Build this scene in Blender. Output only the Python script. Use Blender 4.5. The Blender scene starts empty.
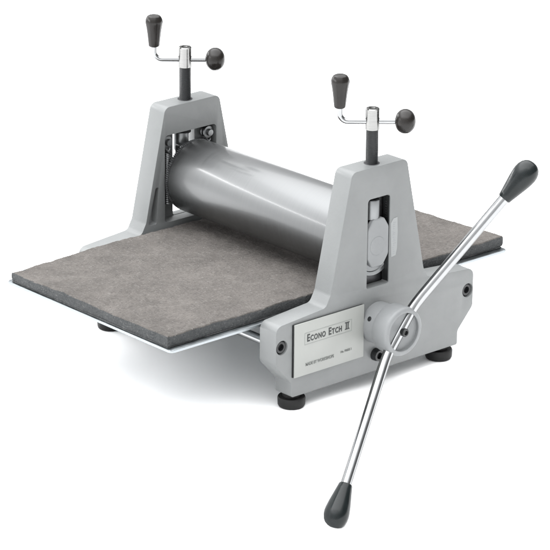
import bpy, bmesh, math, random
from mathutils import Vector, Matrix, noise
random.seed(7)
S = 0.1                                   # authored in decimetres
scn = bpy.context.scene
col = scn.collection
PI = math.pi

# ------------------------------------------------------------------ materials
def new_mat(name):
    m = bpy.data.materials.new(name); m.use_nodes = True
    nt = m.node_tree; b = nt.nodes['Principled BSDF']
    return m, nt, b

def coords(nt, scale=(1, 1, 1)):
    tc = nt.nodes.new('ShaderNodeTexCoord'); mp = nt.nodes.new('ShaderNodeMapping')
    mp.inputs['Scale'].default_value = scale
    nt.links.new(tc.outputs['Object'], mp.inputs['Vector'])
    return mp.outputs['Vector']

def noise_n(nt, vec, scale, detail=4, rough=.55, dist=0):
    n = nt.nodes.new('ShaderNodeTexNoise')
    n.inputs['Scale'].default_value = scale; n.inputs['Detail'].default_value = detail
    n.inputs['Roughness'].default_value = rough; n.inputs['Distortion'].default_value = dist
    nt.links.new(vec, n.inputs['Vector']); return n.outputs['Fac']

def ramp(nt, fac, stops):
    r = nt.nodes.new('ShaderNodeValToRGB'); e = r.color_ramp.elements
    while len(e) < len(stops): e.new(.5)
    for el, (p, c) in zip(e, stops):
        el.position = p; el.color = (*c, 1) if len(c) == 3 else c
    nt.links.new(fac, r.inputs['Fac']); return r.outputs['Color']

def bump(nt, b, h, strength, dist):
    n = nt.nodes.new('ShaderNodeBump'); n.inputs['Strength'].default_value = strength
    n.inputs['Distance'].default_value = dist
    nt.links.new(h, n.inputs['Height']); nt.links.new(n.outputs['Normal'], b.inputs['Normal'])

def mrange(nt, fac, a, b_):
    n = nt.nodes.new('ShaderNodeMapRange'); n.inputs['To Min'].default_value = a; n.inputs['To Max'].default_value = b_
    n.inputs['From Min'].default_value = .3; n.inputs['From Max'].default_value = .7
    nt.links.new(fac, n.inputs['Value']); return n.outputs['Result']

def mat_paint(name, c, rough=.38, spread=.05, bmp=.28):
    m, nt, b = new_mat(name); v = coords(nt)
    n = noise_n(nt, v, 18, 5)
    lo = tuple(x * (1 - spread) for x in c); hi = tuple(x * (1 + spread) for x in c)
    nt.links.new(ramp(nt, n, [(.3, lo), (.7, hi)]), b.inputs['Base Color'])
    nt.links.new(mrange(nt, noise_n(nt, v, 60, 3), rough - .05, rough + .08), b.inputs['Roughness'])
    b.inputs['Specular IOR Level'].default_value = .35
    ad = nt.nodes.new('ShaderNodeMath'); ad.operation = 'ADD'
    nt.links.new(noise_n(nt, v, 750, 2), ad.inputs[0]); nt.links.new(noise_n(nt, v, 130, 3), ad.inputs[1])
    bump(nt, b, ad.outputs[0], bmp, .0005)
    return m

def mat_metal(name, c, rough, scale=(1, 1, 1), nscale=40, bmp=0., aniso=0., spread=.06, rs=.05, coat=0., edge=.45):
    m, nt, b = new_mat(name); v = coords(nt, scale)
    n = noise_n(nt, v, nscale, 4)
    lo = tuple(x * (1 - spread) for x in c); hi = tuple(min(1, x * (1 + spread)) for x in c)
    nt.links.new(ramp(nt, n, [(.3, lo), (.7, hi)]), b.inputs['Base Color'])
    b.inputs['Metallic'].default_value = 1
    nt.links.new(mrange(nt, n, max(.02, rough - rs), rough + rs), b.inputs['Roughness'])
    b.inputs['Anisotropic'].default_value = aniso
    b.inputs['Specular Tint'].default_value = (edge, edge, edge, 1)
    b.inputs['Coat Weight'].default_value = coat; b.inputs['Coat Roughness'].default_value = .15
    if bmp: bump(nt, b, n, bmp, .0002)
    return m

def mat_plastic(name, c, rough=.25):
    m, nt, b = new_mat(name); v = coords(nt)
    n = noise_n(nt, v, 90, 4)
    nt.links.new(ramp(nt, n, [(.35, c), (.7, tuple(x * 1.35 for x in c))]), b.inputs['Base Color'])
    nt.links.new(mrange(nt, noise_n(nt, v, 45, 5), rough - .06, rough + .1), b.inputs['Roughness'])
    b.inputs['Specular IOR Level'].default_value = .24
    bump(nt, b, noise_n(nt, v, 500, 2), .08, .0002)
    return m

def mat_felt(name, dark, mid, light, fleck):
    """pressed mixed fibre felt: mottled base, short dark and pale fibres, lint specks"""
    m, nt, b = new_mat(name); v = coords(nt)
    big = noise_n(nt, v, 26, 6, .65, .3)
    col_ = ramp(nt, big, [(.32, mid), (.68, light)])
    def over(base, c, fac):
        mx = nt.nodes.new('ShaderNodeMix'); mx.data_type = 'RGBA'
        nt.links.new(fac, mx.inputs[0]); nt.links.new(base, mx.inputs[6]); mx.inputs[7].default_value = (*c, 1); return mx.outputs[2]
    hs = []
    for k, (sc_, ang, c, lo, hi, amt) in enumerate((((1, .4, 1), .5, dark, .53, .67, .72), ((.35, 1, 1), -.4, fleck, .54, .68, .62), ((1, .4, 1), 1.3, fleck, .57, .70, .55), ((.5, 1, 1), .9, dark, .55, .68, .65))):
        tc = nt.nodes.new('ShaderNodeTexCoord'); mp = nt.nodes.new('ShaderNodeMapping'); mp.vector_type = 'POINT'
        mp.inputs['Rotation'].default_value = (0, 0, ang); mp.inputs['Scale'].default_value = sc_; mp.inputs['Location'].default_value = (k * 3.1, k, 0)
        nt.links.new(tc.outputs['Object'], mp.inputs['Vector'])
        n = noise_n(nt, mp.outputs['Vector'], 430, 4, .65, .3)
        f = ramp(nt, n, [(lo, (0, 0, 0)), (hi, (amt, amt, amt))])
        col_ = over(col_, c, f); hs.append(n)
    vo = nt.nodes.new('ShaderNodeTexVoronoi'); vo.inputs['Scale'].default_value = 150; vo.inputs['Randomness'].default_value = 1
    nt.links.new(v, vo.inputs['Vector'])
    col_ = over(col_, tuple(min(1, x * 1.25) for x in fleck), ramp(nt, vo.outputs['Distance'], [(.08, (.45, .45, .45)), (.16, (0, 0, 0))]))
    nt.links.new(col_, b.inputs['Base Color'])
    b.inputs['Roughness'].default_value = .95; b.inputs['Specular IOR Level'].default_value = .1
    ad = nt.nodes.new('ShaderNodeMath'); ad.operation = 'ADD'
    nt.links.new(noise_n(nt, v, 130, 5, .7), ad.inputs[0]); nt.links.new(hs[0], ad.inputs[1])
    bump(nt, b, ad.outputs[0], .8, .0014)
    return m

M = {}
M['paint'] = mat_paint('grey_enamel', (0.1263, 0.1315, 0.1315))
M['paint_hub'] = mat_paint('hub_enamel', (0.1472, 0.1529, 0.1554), .45)
M['steel'] = mat_metal('turned_steel', (0.122, 0.125, 0.1265), .44, (40, .5, .5), 30, 0, 0, .06, .04, coat=.35, edge=.9)
M['chrome'] = mat_metal('chrome', (0.2664, 0.2701, 0.2738), .13, nscale=60, rs=.03)
M['collar'] = mat_metal('turned_collar', (0.224, 0.224, 0.22), .25, (1, 1, 30), 30, .1, spread=.1)
M['zinc'] = mat_metal('zinc_plate', (0.272, 0.292, 0.304), .35, nscale=80)
M['cast'] = mat_metal('bare_cast_steel', (0.1795, 0.185, 0.1877), .42, nscale=50, bmp=.2)
M['darksteel'] = mat_metal('oiled_steel', (0.088, 0.088, 0.092), .42, nscale=60, bmp=.2, spread=.2)
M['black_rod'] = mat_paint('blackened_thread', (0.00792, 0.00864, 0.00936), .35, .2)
M['bakelite'] = mat_plastic('brown_black_bakelite', (0.00792, 0.00684, 0.00612), .22)
M['knob'] = mat_plastic('green_black_plastic', (0.00432, 0.00612, 0.00648), .2)
M['liner'] = mat_metal('dark_slot_liner', (0.072, 0.076, 0.0776), .5, nscale=60, spread=.2)
M['gear'] = mat_metal('worn_gear_steel', (.22, .225, .23), .45, nscale=70, bmp=.2, spread=.2)
M['rubber'] = mat_plastic('black_rubber', (0.00432, 0.00432, 0.00432), .55)
M['plate'] = mat_paint('anodised_label', (0.226, 0.232, 0.221), .4, .02, .03)
M['ink'] = mat_paint('label_ink', (0.02025, 0.0225, 0.0225), .5, .1)
M['inkmid'] = mat_paint('worn_ink', (.09, .095, .09), .5, .1)
M['inkfaint'] = mat_paint('label_line_ink', (.17, .18, .17), .5, .1)
M['sticker'] = mat_paint('paper_sticker', (0.1937, 0.2018, 0.2018), .5, .06)
M['stickerink'] = mat_paint('faded_ink', (0.1664, 0.1747, 0.183), .5, .06)
M['felt'] = mat_felt('wool_felt', (.050, .047, .045), (.065, .060, .056), (.098, .090, .084), (.130, .123, .117))
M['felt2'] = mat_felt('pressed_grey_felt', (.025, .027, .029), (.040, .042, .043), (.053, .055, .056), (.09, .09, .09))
M['backdrop'] = mat_paint('white_paper', (.90, .90, .90), .9, .005, 0)

# ------------------------------------------------------------------ helpers
root = None
def link(name, bm, mat, parent, smooth=30, loc=None, label=None):
    """turn a bmesh authored in dm into one mesh object; loc = its own origin in dm"""
    loc = Vector(loc) if loc is not None else Vector((0, 0, 0))
    bmesh.ops.recalc_face_normals(bm, faces=bm.faces[:])
    bm.transform(Matrix.Translation(-loc)); bm.transform(Matrix.Scale(S, 4))
    me = bpy.data.meshes.new(name); bm.to_mesh(me); bm.free()
    me.materials.append(mat)
    if smooth:
        for p in me.polygons: p.use_smooth = True
        me.set_sharp_from_angle(angle=math.radians(smooth))
    o = bpy.data.objects.new(name, me); col.objects.link(o)
    if parent is not None:
        o.parent = parent
        o.location = loc * S - world_loc(parent)
    else: o.location = loc * S
    if label: o['label'] = label
    return o

def world_loc(o):
    v = Vector((0, 0, 0))
    while o is not None: v += Vector(o.location); o = o.parent
    return v

def box(bm, x0, x1, y0, y1, z0, z1, bev=0, seg=2):
    r = bmesh.ops.create_cube(bm, size=1)
    vs = r['verts']
    for v in vs: v.co = Vector(((x0 + x1) / 2 + v.co.x * (x1 - x0), (y0 + y1) / 2 + v.co.y * (y1 - y0), (z0 + z1) / 2 + v.co.z * (z1 - z0)))
    if bev:
        es = {e for v in vs for e in v.link_edges}
        bmesh.ops.bevel(bm, geom=list(es), offset=bev, segments=seg, profile=.5, affect='EDGES')

def basis(d):
    d = Vector(d).normalized(); a = Vector((0, 0, 1)) if abs(d.z) < .9 else Vector((1, 0, 0))
    u = d.cross(a).normalized(); return u, d.cross(u).normalized(), d

def lathe(bm, base, axis, prof, n=48, facet=None, depth=0, phase=0):
    """prof = [(distance along axis, radius)]; facet = sides of a softened polygon section"""
    u, v, d = basis(axis); base = Vector(base); rings = []
    for k, (h, r) in enumerate(prof):
        if r < 1e-6: rings.append([bm.verts.new(base + d * h)]); continue
        ring = []
        for i in range(n):
            a = 2 * PI * i / n; rr = r
            if facet:
                w = ((a + phase) % (2 * PI / facet)) - PI / facet
                rr = r * ((1 - depth) + depth * math.cos(PI / facet) / math.cos(w))
            ring.append(bm.verts.new(base + d * h + (u * math.cos(a) + v * math.sin(a)) * rr))
        rings.append(ring)
    for a, b in zip(rings, rings[1:]):
        if len(a) == 1 and len(b) == 1: continue
        for i in range(n):
            j = (i + 1) % n
            if len(a) == 1: bm.faces.new((a[0], b[i], b[j]))
            elif len(b) == 1: bm.faces.new((a[i], a[j], b[0]))
            else: bm.faces.new((a[i], a[j], b[j], b[i]))
    if len(rings[0]) > 1: bm.faces.new(rings[0][::-1])
    if len(rings[-1]) > 1: bm.faces.new(rings[-1])

def cyl(bm, base, axis, L, r, bev=.01, n=48):
    lathe(bm, base, axis, [(0, r - bev), (bev * .3, r - bev * .3), (bev, r), (L - bev, r), (L - bev * .3, r - bev * .3), (L, r - bev)], n)

def tube(bm, pts, r, n=24):
    pts = [Vector(p) for p in pts]; rings = []
    t0 = (pts[1] - pts[0]).normalized(); u, v, _ = basis(t0)
    for i, p in enumerate(pts):
        t = (pts[min(i + 1, len(pts) - 1)] - pts[max(i - 1, 0)]).normalized()
        u = (u - t * u.dot(t)).normalized(); v = t.cross(u)
        rings.append([bm.verts.new(p + (u * math.cos(2 * PI * k / n) + v * math.sin(2 * PI * k / n)) * r) for k in range(n)])
    for a, b in zip(rings, rings[1:]):
        for k in range(n): bm.faces.new((a[k], a[(k + 1) % n], b[(k + 1) % n], b[k]))
    bm.faces.new(rings[0][::-1]); bm.faces.new(rings[-1])

def rounded(poly, default=0., seg=6):
    """poly of (y, z, radius) -> list of points with filleted corners"""
    out = []; n = len(poly)
    for i in range(n):
        p = Vector(poly[i][:2]); r = poly[i][2] if len(poly[i]) > 2 else default
        if r <= 0: out.append(p); continue
        a = (Vector(poly[i - 1][:2]) - p).normalized(); b = (Vector(poly[(i + 1) % n][:2]) - p).normalized()
        ang = a.angle(b); t = r / math.tan(ang / 2); c = p + (a + b).normalized() * (r / math.sin(ang / 2))
        s = p + a * t; e = p + b * t; vs, ve = s - c, e - c
        tot = math.atan2(vs.x * ve.y - vs.y * ve.x, vs.dot(ve))
        for k in range(seg + 1):
            w = tot * k / seg; cs, sn = math.cos(w), math.sin(w)
            out.append(c + Vector((vs.x * cs - vs.y * sn, vs.x * sn + vs.y * cs)))
    return out

def prism(bm, pts, x0, x1):
    a = [bm.verts.new((x0, p[0], p[1])) for p in pts]; b = [bm.verts.new((x1, p[0], p[1])) for p in pts]
    bm.faces.new(a); bm.faces.new(b[::-1]); n = len(pts)
    for i in range(n): bm.faces.new((a[i], b[i], b[(i + 1) % n], a[(i + 1) % n]))
    bmesh.ops.recalc_face_normals(bm, faces=bm.faces[:])

def temp_obj(bm):
    bmesh.ops.recalc_face_normals(bm, faces=bm.faces[:])
    me = bpy.data.meshes.new('tmp'); bm.to_mesh(me); bm.free()
    o = bpy.data.objects.new('tmp', me); col.objects.link(o); return o

def baked(o, cutters, bev, seg=4):
    for c in cutters:
        m = o.modifiers.new('b', 'BOOLEAN'); m.operation = 'DIFFERENCE'; m.solver = 'EXACT'; m.object = c
    if bev:
        m = o.modifiers.new('v', 'BEVEL'); m.width = bev; m.segments = seg; m.limit_method = 'ANGLE'; m.angle_limit = math.radians(40)
        m.use_clamp_overlap = True
    dg = bpy.context.evaluated_depsgraph_get()
    me = bpy.data.meshes.new_from_object(o.evaluated_get(dg))
    bm = bmesh.new(); bm.from_mesh(me)
    bpy.data.meshes.remove(me)
    for x in [o] + cutters:
        d = x.data; bpy.data.objects.remove(x); bpy.data.meshes.remove(d)
    return bm

# ------------------------------------------------------------------ measures (dm)
XF, T, H = 2.068, .32, 3.085             # outer face of the side frames, thickness, tower height
XI = XF - T
RZ, RR = 2.014, .5245                      # upper roller
BED_Z, BED_T = 1.165, .035

# ------------------------------------------------------------------ the press
root = bpy.data.objects.new('etching_press', None); col.objects.link(root)
root['label'] = 'grey tabletop etching press with steel roller, felt covered bed and long steel crossbar handle'
root['category'] = 'printing press'

def frame_profile():
    half = [(.492, H, .10), (.845, 1.47, .16), (.93, 1.315, .10), (1.80, 1.245, .11), (1.80, .70, .12), (1.52, .40, .10), (1.52, .20, .03)]
    # outline: right side top->bottom, then left side bottom->top
    pts = [(y, z, r) for y, z, r in half] + [(-y, z, r) for y, z, r in reversed(half)]
    return pts

def concave_fix(pts):
    return rounded(pts, seg=7)

def make_frame(sgn, parent):
    # sgn +1 near side (outer face towards +X), -1 far side
    X0, X1 = (XI, XF) if sgn > 0 else (-XF, -XI)
    bm = bmesh.new(); prism(bm, concave_fix(frame_profile()), X0, X1); o = temp_obj(bm)
    cut = []
    wall = .13
    # wide pocket on the inner side
    bm = bmesh.new(); xa, xb = (X0 - .2, X1 - wall) if sgn > 0 else (X0 + wall, X1 + .2)
    prism(bm, rounded([(-.50, 1.40, .05), (.44, 1.40, .05), (.44, 2.675, .06), (-.50, 2.675, .06)], seg=4), xa, xb); cut.append(temp_obj(bm))
    # narrow slot through the outer wall
    bm = bmesh.new(); prism(bm, rounded([(-.20, 1.406, .03), (.20, 1.406, .03), (.20, 2.652, .05), (-.20, 2.652, .05)], seg=4), X0 - .2, X1 + .2); cut.append(temp_obj(bm))
    # long tapered core-out in each leg of the tower
    for s in (-1, 1):
        bm = bmesh.new()
        P = [(s * .612, 1.95, .02), (s * .668, 1.95, .02), (s * .80, 1.42, .03), (s * .655, 1.42, .03)]
        xa, xb = (X0 - .2, X0 + .12) if sgn > 0 else (X1 - .12, X1 + .2)
        prism(bm, rounded(P, seg=4), xa, xb); cut.append(temp_obj(bm))
    for y in (-1.695, 1.695):
        bm = bmesh.new(); lathe(bm, (sgn * (XF - .10), y, .944), (sgn, 0, 0), [(0, .098), (.3, .098)], 32); cut.append(temp_obj(bm))
    bm = baked(o, cut, .035, 3)
    return link('side_frame', bm, M['paint'], parent, 35, ((X0 + X1) / 2, 0, .2))

frame_near = make_frame(1, root)
frame_far = make_frame(-1, root)

def socket_screw(x, y, z, r, parent, name='socket_screw', sgn=1, proud=.02):
    bm = bmesh.new()
    lathe(bm, (x - sgn * .05, y, z), (sgn, 0, 0), [(0, r), (.05 + proud * .5, r), (.05 + proud, r * .88), (.05 + proud, r * .55), (.05 + proud - .05, r * .48), (.05 + proud - .05, 0)], 30)
    return link(name, bm, M['black_rod'], parent, 30, (x, y, z))

# countersunk screws: a bright machined ring around a dark socket screw
for y in (-1.695, 1.695):
    for sgn in (1, -1):
        fr = frame_near if sgn > 0 else frame_far
        socket_screw(sgn * (XF - .045), y, .944, .088, fr, 'socket_screw', sgn, .025)
socket_screw(XF, -.02, .44, .085, frame_near, 'socket_screw', 1, .09)

# tie bars between the frames
for y in (-1.695, 1.695):
    bm = bmesh.new(); cyl(bm, (-XI - .03, y, .944), (1, 0, 0), 2 * XI + .06, .062, .004, 32)
    link('tie_bar', bm, M['chrome'], root, 30, (0, y, .944))

# feet
for x in (XF - T / 2, -XF + T / 2):
    for y in (-1.375, 1.33):
        bm = bmesh.new()
        lathe(bm, (x, y, 0), (0, 0, 1), [(0, .155), (.012, .172), (.035, .183), (.125, .187), (.145, .178), (.148, .12), (.205, .12)], 48)
        link('foot', bm, M['rubber'], root, 30, (x, y, 0))

# upper roller
bm = bmesh.new()
RL = XI - .07
lathe(bm, (-RL, 0, RZ), (1, 0, 0), [(0, .10), (0, RR - .03), (.012, RR - .008), (.03, RR), (2 * RL - .03, RR), (2 * RL - .012, RR - .008), (2 * RL, RR - .03), (2 * RL, .10)], 160)
roller = link('upper_roller', bm, M['steel'], root, 40, (0, 0, RZ))
for s in (-1, 1):
    bm = bmesh.new(); cyl(bm, (s * (RL - .01), 0, RZ), (s, 0, 0), .28, .17, .01)
    link('roller_shaft', bm, M['cast'], roller, 30, (s * RL, 0, RZ))

for s in (-1, 1):
    bm = bmesh.new(); nt_ = 110; ra_, rb_ = RR - .022, RR - .002
    pts = []
    for k in range(nt_):
        for f, rr_ in ((0, ra_), (.28, rb_), (.55, rb_), (.83, ra_)):
            a = 2 * PI * (k + f) / nt_; pts.append((rr_ * math.cos(a), RZ + rr_ * math.sin(a)))
    x0, x1 = sorted((s * (RL - .004), s * (RL + .045)))
    prism(bm, pts, x0, x1)
    link('roller_gear', bm, M['gear'], roller, 20, (s * RL, 0, RZ))

# lower drive roller
bm = bmesh.new(); cyl(bm, (-XI + .03, 0, .90), (1, 0, 0), 2 * XI - .06, .262, .02, 64)
low = link('lower_roller', bm, M['steel'], root, 40, (0, 0, .9))
bm = bmesh.new(); cyl(bm, (XI - .04, 0, .90), (1, 0, 0), .7, .12, .01)
link('drive_shaft', bm, M['cast'], low, 30, (XI, 0, .9))

# bed: thin plated sheet with folded down edges, on a hidden channel
Y0, Y1 = -3.30, 2.785
bm = bmesh.new()
pts = rounded([(-XI + .012, Y0, .05), (XI - .012, Y0, .05), (XI - .012, Y1, .05), (-XI + .012, Y1, .05)], seg=5)
a = [bm.verts.new((p[0], p[1], BED_Z)) for p in pts]; b = [bm.verts.new((p[0], p[1], BED_Z + BED_T)) for p in pts]
bm.faces.new(a[::-1]); bm.faces.new(b)
for i in range(len(a)): bm.faces.new((a[i], a[(i + 1) % len(a)], b[(i + 1) % len(a)], b[i]))
es = [e for e in bm.edges if abs(e.verts[0].co.z - e.verts[1].co.z) < 1e-6]
bmesh.ops.bevel(bm, geom=es, offset=.008, segments=2, profile=.5, affect='EDGES')
bed = link('bed_plate', bm, M['zinc'], root, 35, (0, (Y0 + Y1) / 2, BED_Z))

# pressure screws, thrust feet, bearing blocks, springs, cranks
AD = Vector((-.65, -.76, 0)).normalized()     # direction of the cranks' handle end
for sgn in (1, -1):
    xc = sgn * (XF - T / 2)
    # threaded rod with real thread ridges
    bm = bmesh.new(); prof = [(0, .07)]; z = 0
    L = 3.60 - 2.60
    k = int(L / .016)
    for i in range(k): prof += [(i * .016 + .004, .081), (i * .016 + .012, .0845)]
    prof += [(L, .07)]
    lathe(bm, (xc, 0, 2.60), (0, 0, 1), prof, 32)
    rod = link('pressure_screw', bm, M['black_rod'], root, 20, (xc, 0, 3.08))
    bm = bmesh.new(); lathe(bm, (xc, 0, H - .004), (0, 0, 1), [(0, .105), (.008, .105), (.01, .1), (.01, .07)], 40)
    link('bushing_ring', bm, M['darksteel'], rod, 30, (xc, 0, H))
    # thrust pin and bearing block
    xo = sgn * (XF - .11)
    bm = bmesh.new()
    xa, xb = sorted((sgn * (XI + .03), sgn * (XF - .15)))
    box(bm, xa, xb, -.27 if sgn > 0 else -.19, .31, 1.62, 2.34 if sgn > 0 else 2.46, .03, 3)
    blk = link('bearing_block', bm, M['cast'], root, 35, (xc, 0, RZ))
    if sgn > 0:
        bm = bmesh.new(); xa, xb = sorted((sgn * (XF - .17), sgn * (XF - .145)))
        box(bm, xa, xb, -.09, .40, 1.405, 2.665, .004, 1)
        link('guide_plate', bm, M['darksteel'], blk, 30, (xc, .1, RZ))
        bm = bmesh.new(); xa, xb = sorted((sgn * (XI + .04), sgn * (XF - .175)))
        box(bm, xa, xb, -.40, .34, 1.405, 1.60, .01, 2)
        link('lower_stop', bm, M['black_rod'], blk, 30, (xc, 0, 1.5))
        bm = bmesh.new(); xa, xb = sorted((sgn * (XF - .126), sgn * (XF - .006)))
        box(bm, xa, xb, .190, .1985, 1.43, 2.625, .002, 1)
        link('slot_liner', bm, M['liner'], blk, 30, (xo, .19, RZ))
        bm = bmesh.new()
        for k in range(7): box(bm, xa + .045, xa + .075, .1885, .1905, 2.32 + k * .035, 2.335 + k * .035)
        link('scale_marks', bm, M['cast'], blk, 0, (xo, .19, 2.4))
        c = 2.017
        bm = bmesh.new(); lathe(bm, (sgn * (XF - .142), 0, c - .13), (sgn, 0, 0), [(0, .36), (.05, .36), (.06, .35), (.06, .30), (.05, .29), (.05, 0)], 56)
        # the ring shows only inside the slot
        ro = temp_obj(bm); kb = bmesh.new(); box(kb, sgn * XF - .4, sgn * XF + .4, -.6, -.196, 1, 3); kc = temp_obj(kb)
        kb = bmesh.new(); box(kb, sgn * XF - .4, sgn * XF + .4, .196, .6, 1, 3); kd = temp_obj(kb)
        kb = bmesh.new(); box(kb, sgn * XF - .4, sgn * XF + .4, -.6, .6, 2.2, 3); ke = temp_obj(kb)
        bm = baked(ro, [kc, kd, ke], 0)
        link('bearing_ring', bm, M['cast'], blk, 35, (xo, 0, c - .1))
        bm = bmesh.new()
        P = rounded([(-.188, c - .20, .09), (-.11, c - .335, .05), (.09, c - .335, .07), (.188, c - .19, .09), (.188, c + .20, .09), (.10, c + .335, .06), (-.09, c + .335, .07), (-.188, c + .20, .09)], seg=6)
        x0, x1 = sorted((sgn * (XF - .075), sgn * (XF + .002)))
        prism(bm, P, x0, x1); o = temp_obj(bm); bm = baked(o, [], .02, 4)
        link('bearing_face', bm, M['paint_hub'], blk, 35, (xo, 0, c))
        bm = bmesh.new(); lathe(bm, (sgn * (XF - .02), -.02, c - .04), (sgn, 0, 0), [(0, .13), (.024, .13), (.028, .124), (.028, 0)], 40)
        link('shaft_end', bm, M['paint_hub'], blk, 30, (xo, 0, c))
    bm = bmesh.new(); cyl(bm, (sgn * (XF - .112), -.03, 2.335), (0, 0, 1), .275, .105, .015, 40)
    link('thrust_pin', bm, M['cast'], blk, 30, (xc, 0, 2.3))
    # return springs, each on a bolt with washers
    for ys in (-.405, .345):
        xs = sgn * (XI + .065); zt = 2.555
        bm = bmesh.new()
        lathe(bm, (sgn * (XF - .135), ys, zt), (-sgn, 0, 0), [(0, .035), (.05, .035), (.05, .085), (.075, .085), (.075, .06), (.10, .06), (.11, .085), (.13, .085), (.135, .05), (.18, .045), (.185, 0)], 32)
        bolt = link('spring_bolt', bm, M['cast'], frame_near if sgn > 0 else frame_far, 30, (xs, ys, zt))
        bm = bmesh.new(); pts = []
        turns = 26; zb, ztop = 1.66, zt - .14
        for i in range(7): pts.append((xs, ys + .045 * math.sin(i * PI / 6 * 1.6), zt - .05 - .045 + .045 * math.cos(i * PI / 6 * 1.6)))
        for i in range(turns * 10 + 1):
            a = 2 * PI * i / 10
            pts.append((xs + .042 * math.cos(a), ys + .042 * math.sin(a), ztop + (zb - ztop) * i / (turns * 10)))
        tube(bm, pts, .0125, 6)
        link('return_spring', bm, M['cast'], root, 60, (xs, ys, 2.1))
    # crank
    za = 3.66; O = Vector((xc, 0, za)); hl = .43; rr = .05; ra = .038
    bm = bmesh.new()
    e = O + AD * hl
    pts = [O - AD * .32, O, O + AD * (hl - .11)]
    for i in range(9):
        a = PI / 2 * i / 8; pts.append(e + AD * (-.11 + .11 * math.sin(a)) + Vector((0, 0, .11 - .11 * math.cos(a))))
    pts.append(e + Vector((0, 0, .26)))
    tube(bm, pts, ra, 20)
    arm = link('pressure_crank', bm, M['chrome'], root, 50, tuple(O))
    bm = bmesh.new(); lathe(bm, (xc, 0, 3.545), (0, 0, 1), [(0, .080), (.008, .092), (.285, .092), (.297, .083), (.297, .05), (.28, .045), (.28, 0)], 48)
    link('crank_collar', bm, M['collar'], arm, 30, (xc, 0, 3.6))
    g = e + Vector((0, 0, .185))
    bm = bmesh.new()
    prof = [(0, .068), (.01, .078), (.03, .082), (.10, .089), (.20, .101), (.28, .114), (.33, .124), (.355, .128), (.375, .125), (.41, .112), (.435, .095), (.445, .075), (.447, .04), (.440, 0)]
    lathe(bm, tuple(g), (0, 0, 1), prof, 64, facet=10, depth=.55, phase=.2)
    link('crank_grip', bm, M['bakelite'], arm, 22, tuple(g))
    bc = O - AD * (.43 if sgn > 0 else .42)
    bm = bmesh.new(); prof = []
    for i in range(25):
        a = PI * i / 24; prof.append((-.140 * math.cos(a), max(0, .165 * math.sin(a) ** .92)))
    lathe(bm, tuple(bc), tuple(AD), prof, 56, facet=10, depth=.30, phase=.1)
    link('ball_knob', bm, M['bakelite'], arm, 30, tuple(bc))

# hub and crossbar handle
HZ = .90; HX = 2.60; HR = .338
bm = bmesh.new()
lathe(bm, (XF - .01, 0, HZ), (1, 0, 0), [(0, .285), (.245, .285), (.27, .27)], 64)
o = temp_obj(bm)
bm2 = bmesh.new(); x0 = 2.315 - (XF - .01)
lathe(bm2, (XF - .01, 0, HZ), (1, 0, 0), [(x0, .26), (x0, HR - .03), (x0 + .012, HR - .01), (x0 + .035, HR), (HX - (XF - .01) - .05, HR), (HX - (XF - .01) - .018, HR - .010), (HX - (XF - .01) - .004, HR - .028), (HX - (XF - .01), HR - .05),
      (HX - (XF - .01), .272), (HX - (XF - .01) - .006, .265), (HX - (XF - .01) - .055, .268), (HX - (XF - .01) - .06, .26), (HX - (XF - .01) - .06, 0)], 96)
bmesh.ops.recalc_face_normals(bm2, faces=bm2.faces[:])
me = bpy.data.meshes.new('t'); bm2.to_mesh(me); bm2.free()
TH = math.radians(51.5); MD = Vector((0, math.cos(TH), math.sin(TH)))
hb = bpy.data.objects.new('tmp', me); col.objects.link(hb)
RX = HX - .082; RA = .072
bm = bmesh.new(); lathe(bm, tuple(Vector((RX, 0, HZ)) - MD * .6), tuple(MD), [(0, RA + .002), (1.2, RA + .002)], 32); c1 = temp_obj(bm)
bm = baked(hb, [c1], 0)
hub = link('drive_hub', bm, M['paint_hub'], root, 35, (XF, 0, HZ))
me = o.data; bm = bmesh.new(); bm.from_mesh(me); bpy.data.objects.remove(o); bpy.data.meshes.remove(me)
link('hub_collar', bm, M['paint_hub'], hub, 35, (XF, 0, HZ))
# set screw hole on the collar: visible from up-left
sa = math.radians(152); sd = Vector((0, math.cos(sa), math.sin(sa))); sp = Vector((2.19, 0, HZ)) + sd * .262
bm = bmesh.new(); lathe(bm, tuple(sp), tuple(sd), [(0, .034), (.024, .034), (.026, .03), (.026, 0)], 20)
link('set_screw', bm, M['black_rod'], hub, 30, tuple(sp))

# the bar: straight through the hub, both arms bent away from the press
PA = Vector((RX, 0, HZ))
TA = math.radians(50.3); AL = 2.22; DX = .495
def bez(p0, p1, p2, n): return [p0 * (1 - t) ** 2 + p1 * 2 * t * (1 - t) + p2 * t * t for t in [i / n for i in range(n + 1)]]
ends = []
arms = []
for s in (1, -1):
    e = PA + Vector((DX, s * AL * math.cos(TA), s * AL * math.sin(TA)))
    k = PA + MD * s * .385
    d = (e - k).normalized()
    arms.append([PA + MD * s * .12, PA + MD * s * .24] + bez(PA + MD * s * .26, k, k + d * .22, 10) + [k + d * .6, e])
    ends.append((e, d))
pts = list(reversed(arms[1])) + [PA] + arms[0]
bm = bmesh.new(); tube(bm, pts, RA, 40)
bar = link('crossbar_handle', bm, M['chrome'], root, 50, tuple(PA))
for e, d in ends:
    g = e - d * .06
    bm = bmesh.new()
    prof = [(0, .07), (.004, .092), (.018, .102), (.08, .114), (.20, .140), (.32, .166), (.42, .182), (.48, .186), (.54, .180), (.60, .160), (.645, .128), (.675, .085), (.688, .04), (.690, 0)]
    lathe(bm, tuple(g), tuple(d), [(h_ * .905, r_ * .92) for h_, r_ in prof], 64, facet=8, depth=.12)
    link('handle_grip', bm, M['knob'], bar, 40, tuple(g))
bm = bmesh.new(); pc = PA + Vector((.052, 0, 0))
lathe(bm, tuple(pc), (1, 0, 0), [(0, .056), (.055, .056), (.065, .048), (.065, .032), (.04, .028), (.04, 0)], 30)
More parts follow.
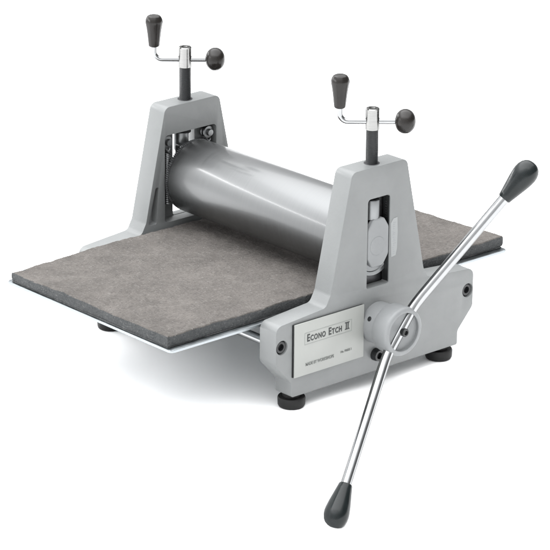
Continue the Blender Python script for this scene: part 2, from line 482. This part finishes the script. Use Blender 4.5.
link('clamp_screw', bm, M['black_rod'], bar, 30, tuple(pc))

# name plate
LY0, LY1, LZ0, LZ1 = -1.507, -.272, .480, 1.221
bm = bmesh.new(); box(bm, XF + .022, XF + .040, LY0, LY1, LZ0, LZ1, .004, 2)
np_ = link('name_plate', bm, M['plate'], root, 30, (XF, (LY0 + LY1) / 2, (LZ0 + LZ1) / 2))
def text_mesh(bm, s, y, z, size, x, bold=.0, squash=1.0):
    cu = bpy.data.curves.new('t', 'FONT'); cu.body = s; cu.size = size; cu.offset = bold; cu.extrude = .0015; cu.resolution_u = 4
    o = bpy.data.objects.new('t', cu); col.objects.link(o)
    dg = bpy.context.evaluated_depsgraph_get(); dg.update()
    me = bpy.data.meshes.new_from_object(o.evaluated_get(dg))
    w = max(v.co.x for v in me.vertices) * squash
    mt = Matrix(((0, 0, 1, x), (squash, 0, 0, y), (0, 1, 0, z), (0, 0, 0, 1)))
    me.transform(mt); bm.from_mesh(me)
    bpy.data.objects.remove(o); bpy.data.curves.remove(cu); bpy.data.meshes.remove(me)
    return w
bm = bmesh.new(); box(bm, XF + .001, XF + .0215, LY0 - .012, LY1 - .01, LZ0 + .004, LZ1 - .004)  # black slab shifted left, stands in for the shadow along the plate's edge
link('plate_edge_shadow', bm, M['black_rod'], np_, 0, (XF, (LY0 + LY1) / 2, (LZ0 + LZ1) / 2))
xt = XF + .0425
bm = bmesh.new()
# border TL (-1.30,1.10) .. measured on the plate
by0, by1, bz0, bz1 = -1.335, -.495, .905, 1.072
y = by0 + .040; zt = bz0 + .040
for big, rest in (('E', 'CONO'), ('E', 'TCH')):
    w = text_mesh(bm, big, y, zt, .142, xt, .0032, .78); y += w + .008
    for ch in rest:
        w = text_mesh(bm, ch, y, zt, .105, xt, .0032, .77); y += w + .008
    y += .04
# II with joined serifs
for k in range(2): box(bm, xt - .001, xt + .001, y + .024 + k * .032, y + .040 + k * .032, zt + .009, zt + .093)
box(bm, xt - .0012, xt + .0012, y + .008, y + .088, zt, zt + .011); box(bm, xt - .0012, xt + .0012, y + .008, y + .088, zt + .092, zt + .103)
link('title_lettering', bm, M['ink'], np_, 0, (XF, -.9, 1.0))
bm = bmesh.new(); lw = .006
for (a, b, c, d) in ((by0, by1, bz0, bz0 + lw), (by0, by1, bz1 - lw, bz1), (by0, by0 + lw, bz0 + lw, bz1 - lw), (by1 - lw, by1, bz0 + lw, bz1 - lw)):
    box(bm, xt - .0015, xt + .0002, a, b, c, d)
link('title_border', bm, M['inkfaint'], np_, 0, (XF, -.9, 1.0))
bm = bmesh.new()
text_mesh(bm, 'MADE BY WORKSHOPS', -1.315, .606, .060, xt, .0012, .80)
text_mesh(bm, 'No. PRESS 1', -.69, .632, .044, xt, .0006, .9)
link('fine_print', bm, M['inkmid'], np_, 0, (XF, -.9, .62))

# worn paper sticker beside the slot
bm = bmesh.new()
SP = [(.215, 2.235), (.265, 2.30), (.335, 2.305), (.345, 2.10), (.338, 1.86), (.315, 1.77), (.235, 1.76), (.228, 1.95)]
prism(bm, SP, XF + .0008, XF + .004)
stk = link('sticker', bm, M['sticker'], frame_near, 30, (XF, .28, 2.0))
bm = bmesh.new()
for k in range(16):
    zz = 1.80 + k * .029 + random.uniform(-.004, .004); ya = .248 + random.uniform(0, .02)
    box(bm, XF + .003, XF + .0052, ya, ya + random.uniform(.02, .055), zz, zz + .007)
link('sticker_print', bm, M['stickerink'], stk, 0, (XF, .28, 2.0))

# ------------------------------------------------------------------ felt blankets on the bed
felt = bpy.data.objects.new('press_blanket', None); col.objects.link(felt)
felt.location = Vector((0, -.26, BED_Z + BED_T)) * S
felt['label'] = 'thick brownish grey felt blanket lying on the bed under the steel roller'
felt['category'] = 'felt blanket'

def felt_sheet(name, mat, z0, z1, hx, y0, y1, wob, seed, rough, cut=None):
    bm = bmesh.new(); nx, ny = 110, 200
    def edge_off(s, k): return wob * (noise.noise(Vector((s * 1.3, k, seed))) + .5 * noise.noise(Vector((s * 6, k + 9, seed))) + .28 * noise.noise(Vector((s * 19, k, seed + 4))))
    top = []; 
    def P(u, v):
        yy0 = y0 + edge_off(u * 3.3, 1); yy1 = y1 - .24 * (1 - u) + edge_off(u * 3.3, 2)
        xx0 = -hx + edge_off(v * 6, 3); xx1 = hx + edge_off(v * 6, 4)
        return xx0 + (xx1 - xx0) * u, yy0 + (yy1 - yy0) * v
    def T(x, y):
        z = z1 + rough * (noise.noise(Vector((x * 1.1, y * 1.1, seed))) * .6 + noise.noise(Vector((x * 5, y * 5, seed))) * .35 + noise.noise(Vector((x * 16, y * 16, seed))) * .22)
        if rough > .004:
            fx = max(0, (-x - .2) / 1.45); fy = max(0, (-y - 1.8) / 1.5)
            z -= .038 * fx * fy                       # pressed thin at the far corner
            z -= .012 * math.exp(-(y / .25) ** 2)
        return z
    for j in range(ny + 1):
        row = []
        for i in range(nx + 1):
            x, y = P(i / nx, j / ny); row.append(bm.verts.new((x, y, T(x, y))))
        top.append(row)
    for j in range(ny):
        for i in range(nx): bm.faces.new((top[j][i], top[j][i + 1], top[j + 1][i + 1], top[j + 1][i]))
    loop = [top[0][i] for i in range(nx)] + [top[j][nx] for j in range(ny)] + [top[ny][i] for i in range(nx, 0, -1)] + [top[j][0] for j in range(ny, 0, -1)]
    cx, cy = 0, (y0 + y1) / 2
    def ringz(f, out):
        r = []
        for v in loop:
            j = .4 * wob * noise.noise(Vector((v.co.x * 14, v.co.y * 14, f * 5 + seed)))
            x = v.co.x + (out + j) * (1 if v.co.x > hx - .1 else -1 if v.co.x < -hx + .1 else 0)
            y = v.co.y + (out + j) * (1 if v.co.y > y1 - .1 else -1 if v.co.y < y0 + .1 else 0)
            r.append(bm.verts.new((x, y, v.co.z * (1 - f) + z0 * f)))
        return r
    rings = [loop, ringz(.09, .006), ringz(.4, .010), ringz(.75, .009), ringz(1, .002)]
    n = len(loop)
    for a, b in zip(rings, rings[1:]):
        for i in range(n): bm.faces.new((a[i], b[i], b[(i + 1) % n], a[(i + 1) % n]))
    bm.faces.new(rings[-1])
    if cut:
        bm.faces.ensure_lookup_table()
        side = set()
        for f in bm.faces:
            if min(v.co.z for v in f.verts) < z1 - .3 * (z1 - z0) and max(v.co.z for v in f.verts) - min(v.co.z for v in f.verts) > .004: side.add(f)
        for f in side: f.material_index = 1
    o = link(name, bm, mat, felt, 50, (0, (y0 + y1) / 2, z0))
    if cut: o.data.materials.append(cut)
    return o
zb = BED_Z + BED_T
felt_sheet('backing_felt', M['felt2'], zb + .001, zb + .024, 1.635, -3.27, 2.755, .012, 3.3, .001)
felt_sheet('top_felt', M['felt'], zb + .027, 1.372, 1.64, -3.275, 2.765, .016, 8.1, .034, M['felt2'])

# ------------------------------------------------------------------ backdrop
# a white table whose front edge passes just under the near frame (the bar hangs past it), white floor below
def sheet(name, bm, label):
    o = link(name, bm, M['backdrop'], None, 0); o['kind'] = 'structure'; o['label'] = label; return o
EX, FZ, R = 2.28, -1.25, 260
bm = bmesh.new()
# the paper bends over the edge and slopes down to the lower floor
sec = [(-R, 0), (EX - .1, 0), (EX, -.012), (EX + .08, -.06), (EX + .14, -.13), (EX + .80, FZ + .12), (EX + .88, FZ + .05), (EX + .99, FZ + .01), (EX + 1.1, FZ), (R, FZ)]
r0 = [bm.verts.new((x, -R, z)) for x, z in sec]; r1 = [bm.verts.new((x, R, z)) for x, z in sec]
for i in range(len(sec) - 1): bm.faces.new((r0[i], r0[i + 1], r1[i + 1], r1[i]))
sheet('floor', bm, 'white paper surface under the press, bending down in front of the near frame')

# ------------------------------------------------------------------ light
w = bpy.data.worlds.new('World'); scn.world = w; w.use_nodes = True
nt = w.node_tree; bg = nt.nodes['Background']
tc = nt.nodes.new('ShaderNodeTexCoord'); sx = nt.nodes.new('ShaderNodeSeparateXYZ'); nt.links.new(tc.outputs['Generated'], sx.inputs[0])
r = nt.nodes.new('ShaderNodeValToRGB'); nt.links.new(sx.outputs['Z'], r.inputs['Fac'])
e = r.color_ramp.elements
e[0].position = 0; e[1].position = 1
def g(v): return (v * .99, v, v * 1.01, 1)
e[0].color = g(.33); e[1].color = g(.95)
for p_, v_ in ((.20, .27), (.50, .29), (.74, .80)):
    m_ = e.new(p_); m_.color = g(v_)
dt = nt.nodes.new('ShaderNodeVectorMath'); dt.operation = 'DOT_PRODUCT'; nt.links.new(tc.outputs['Generated'], dt.inputs[0]); dt.inputs[1].default_value = (-.5, -.87, 0)
ma = nt.nodes.new('ShaderNodeMath'); ma.operation = 'MULTIPLY_ADD'; nt.links.new(dt.outputs['Value'], ma.inputs[0]); ma.inputs[1].default_value = .85; ma.inputs[2].default_value = 1
mu = nt.nodes.new('ShaderNodeMath'); mu.operation = 'MULTIPLY'; nt.links.new(ma.outputs[0], mu.inputs[0]); mu.inputs[1].default_value = 4.5
nt.links.new(r.outputs['Color'], bg.inputs['Color']); nt.links.new(mu.outputs[0], bg.inputs['Strength'])

def area(name, loc, target, sx_, sy_, power, colr=(1, 1, 1)):
    l = bpy.data.lights.new(name, 'AREA'); l.shape = 'RECTANGLE'; l.size = sx_; l.size_y = sy_; l.energy = power; l.color = colr
    o = bpy.data.objects.new(name, l); col.objects.link(o); o.location = loc
    d = Vector(target) - Vector(loc); o.rotation_euler = d.to_track_quat('-Z', 'Y').to_euler(); return o
area('softbox_overhead', (-.5, .8, 6.0), (0, 0, 0), 11, 11, 875)
area('strip_light', (-1.7, -1.35, 1.15), (0, 0, .2), 3.6, .03, 32)

# ------------------------------------------------------------------ camera
az, el = math.radians(-40.1925), math.radians(20.1443)
d = Vector((math.cos(az) * math.cos(el), math.sin(az) * math.cos(el), math.sin(el)))
tgt = Vector((-.434, -1.1023, .8874))
cam = bpy.data.cameras.new('camera'); co = bpy.data.objects.new('camera', cam); col.objects.link(co)
co.location = (tgt + d * 45.401) * S
co.rotation_euler = (-d).to_track_quat('-Z', 'Y').to_euler()
cam.sensor_width = 36; cam.lens = 3315.77 / 550 * 36
cam.shift_x = 82.1765 / 550; cam.shift_y = 16.5272 / 550
cam.clip_end = 200; cam.clip_start = .1
scn.camera = co
scn.render.resolution_x = 1024; scn.render.resolution_y = 1024
scn.view_settings.view_transform = 'Standard'; scn.view_settings.look = 'None'
scn.view_settings.exposure = 0; scn.view_settings.gamma = 1
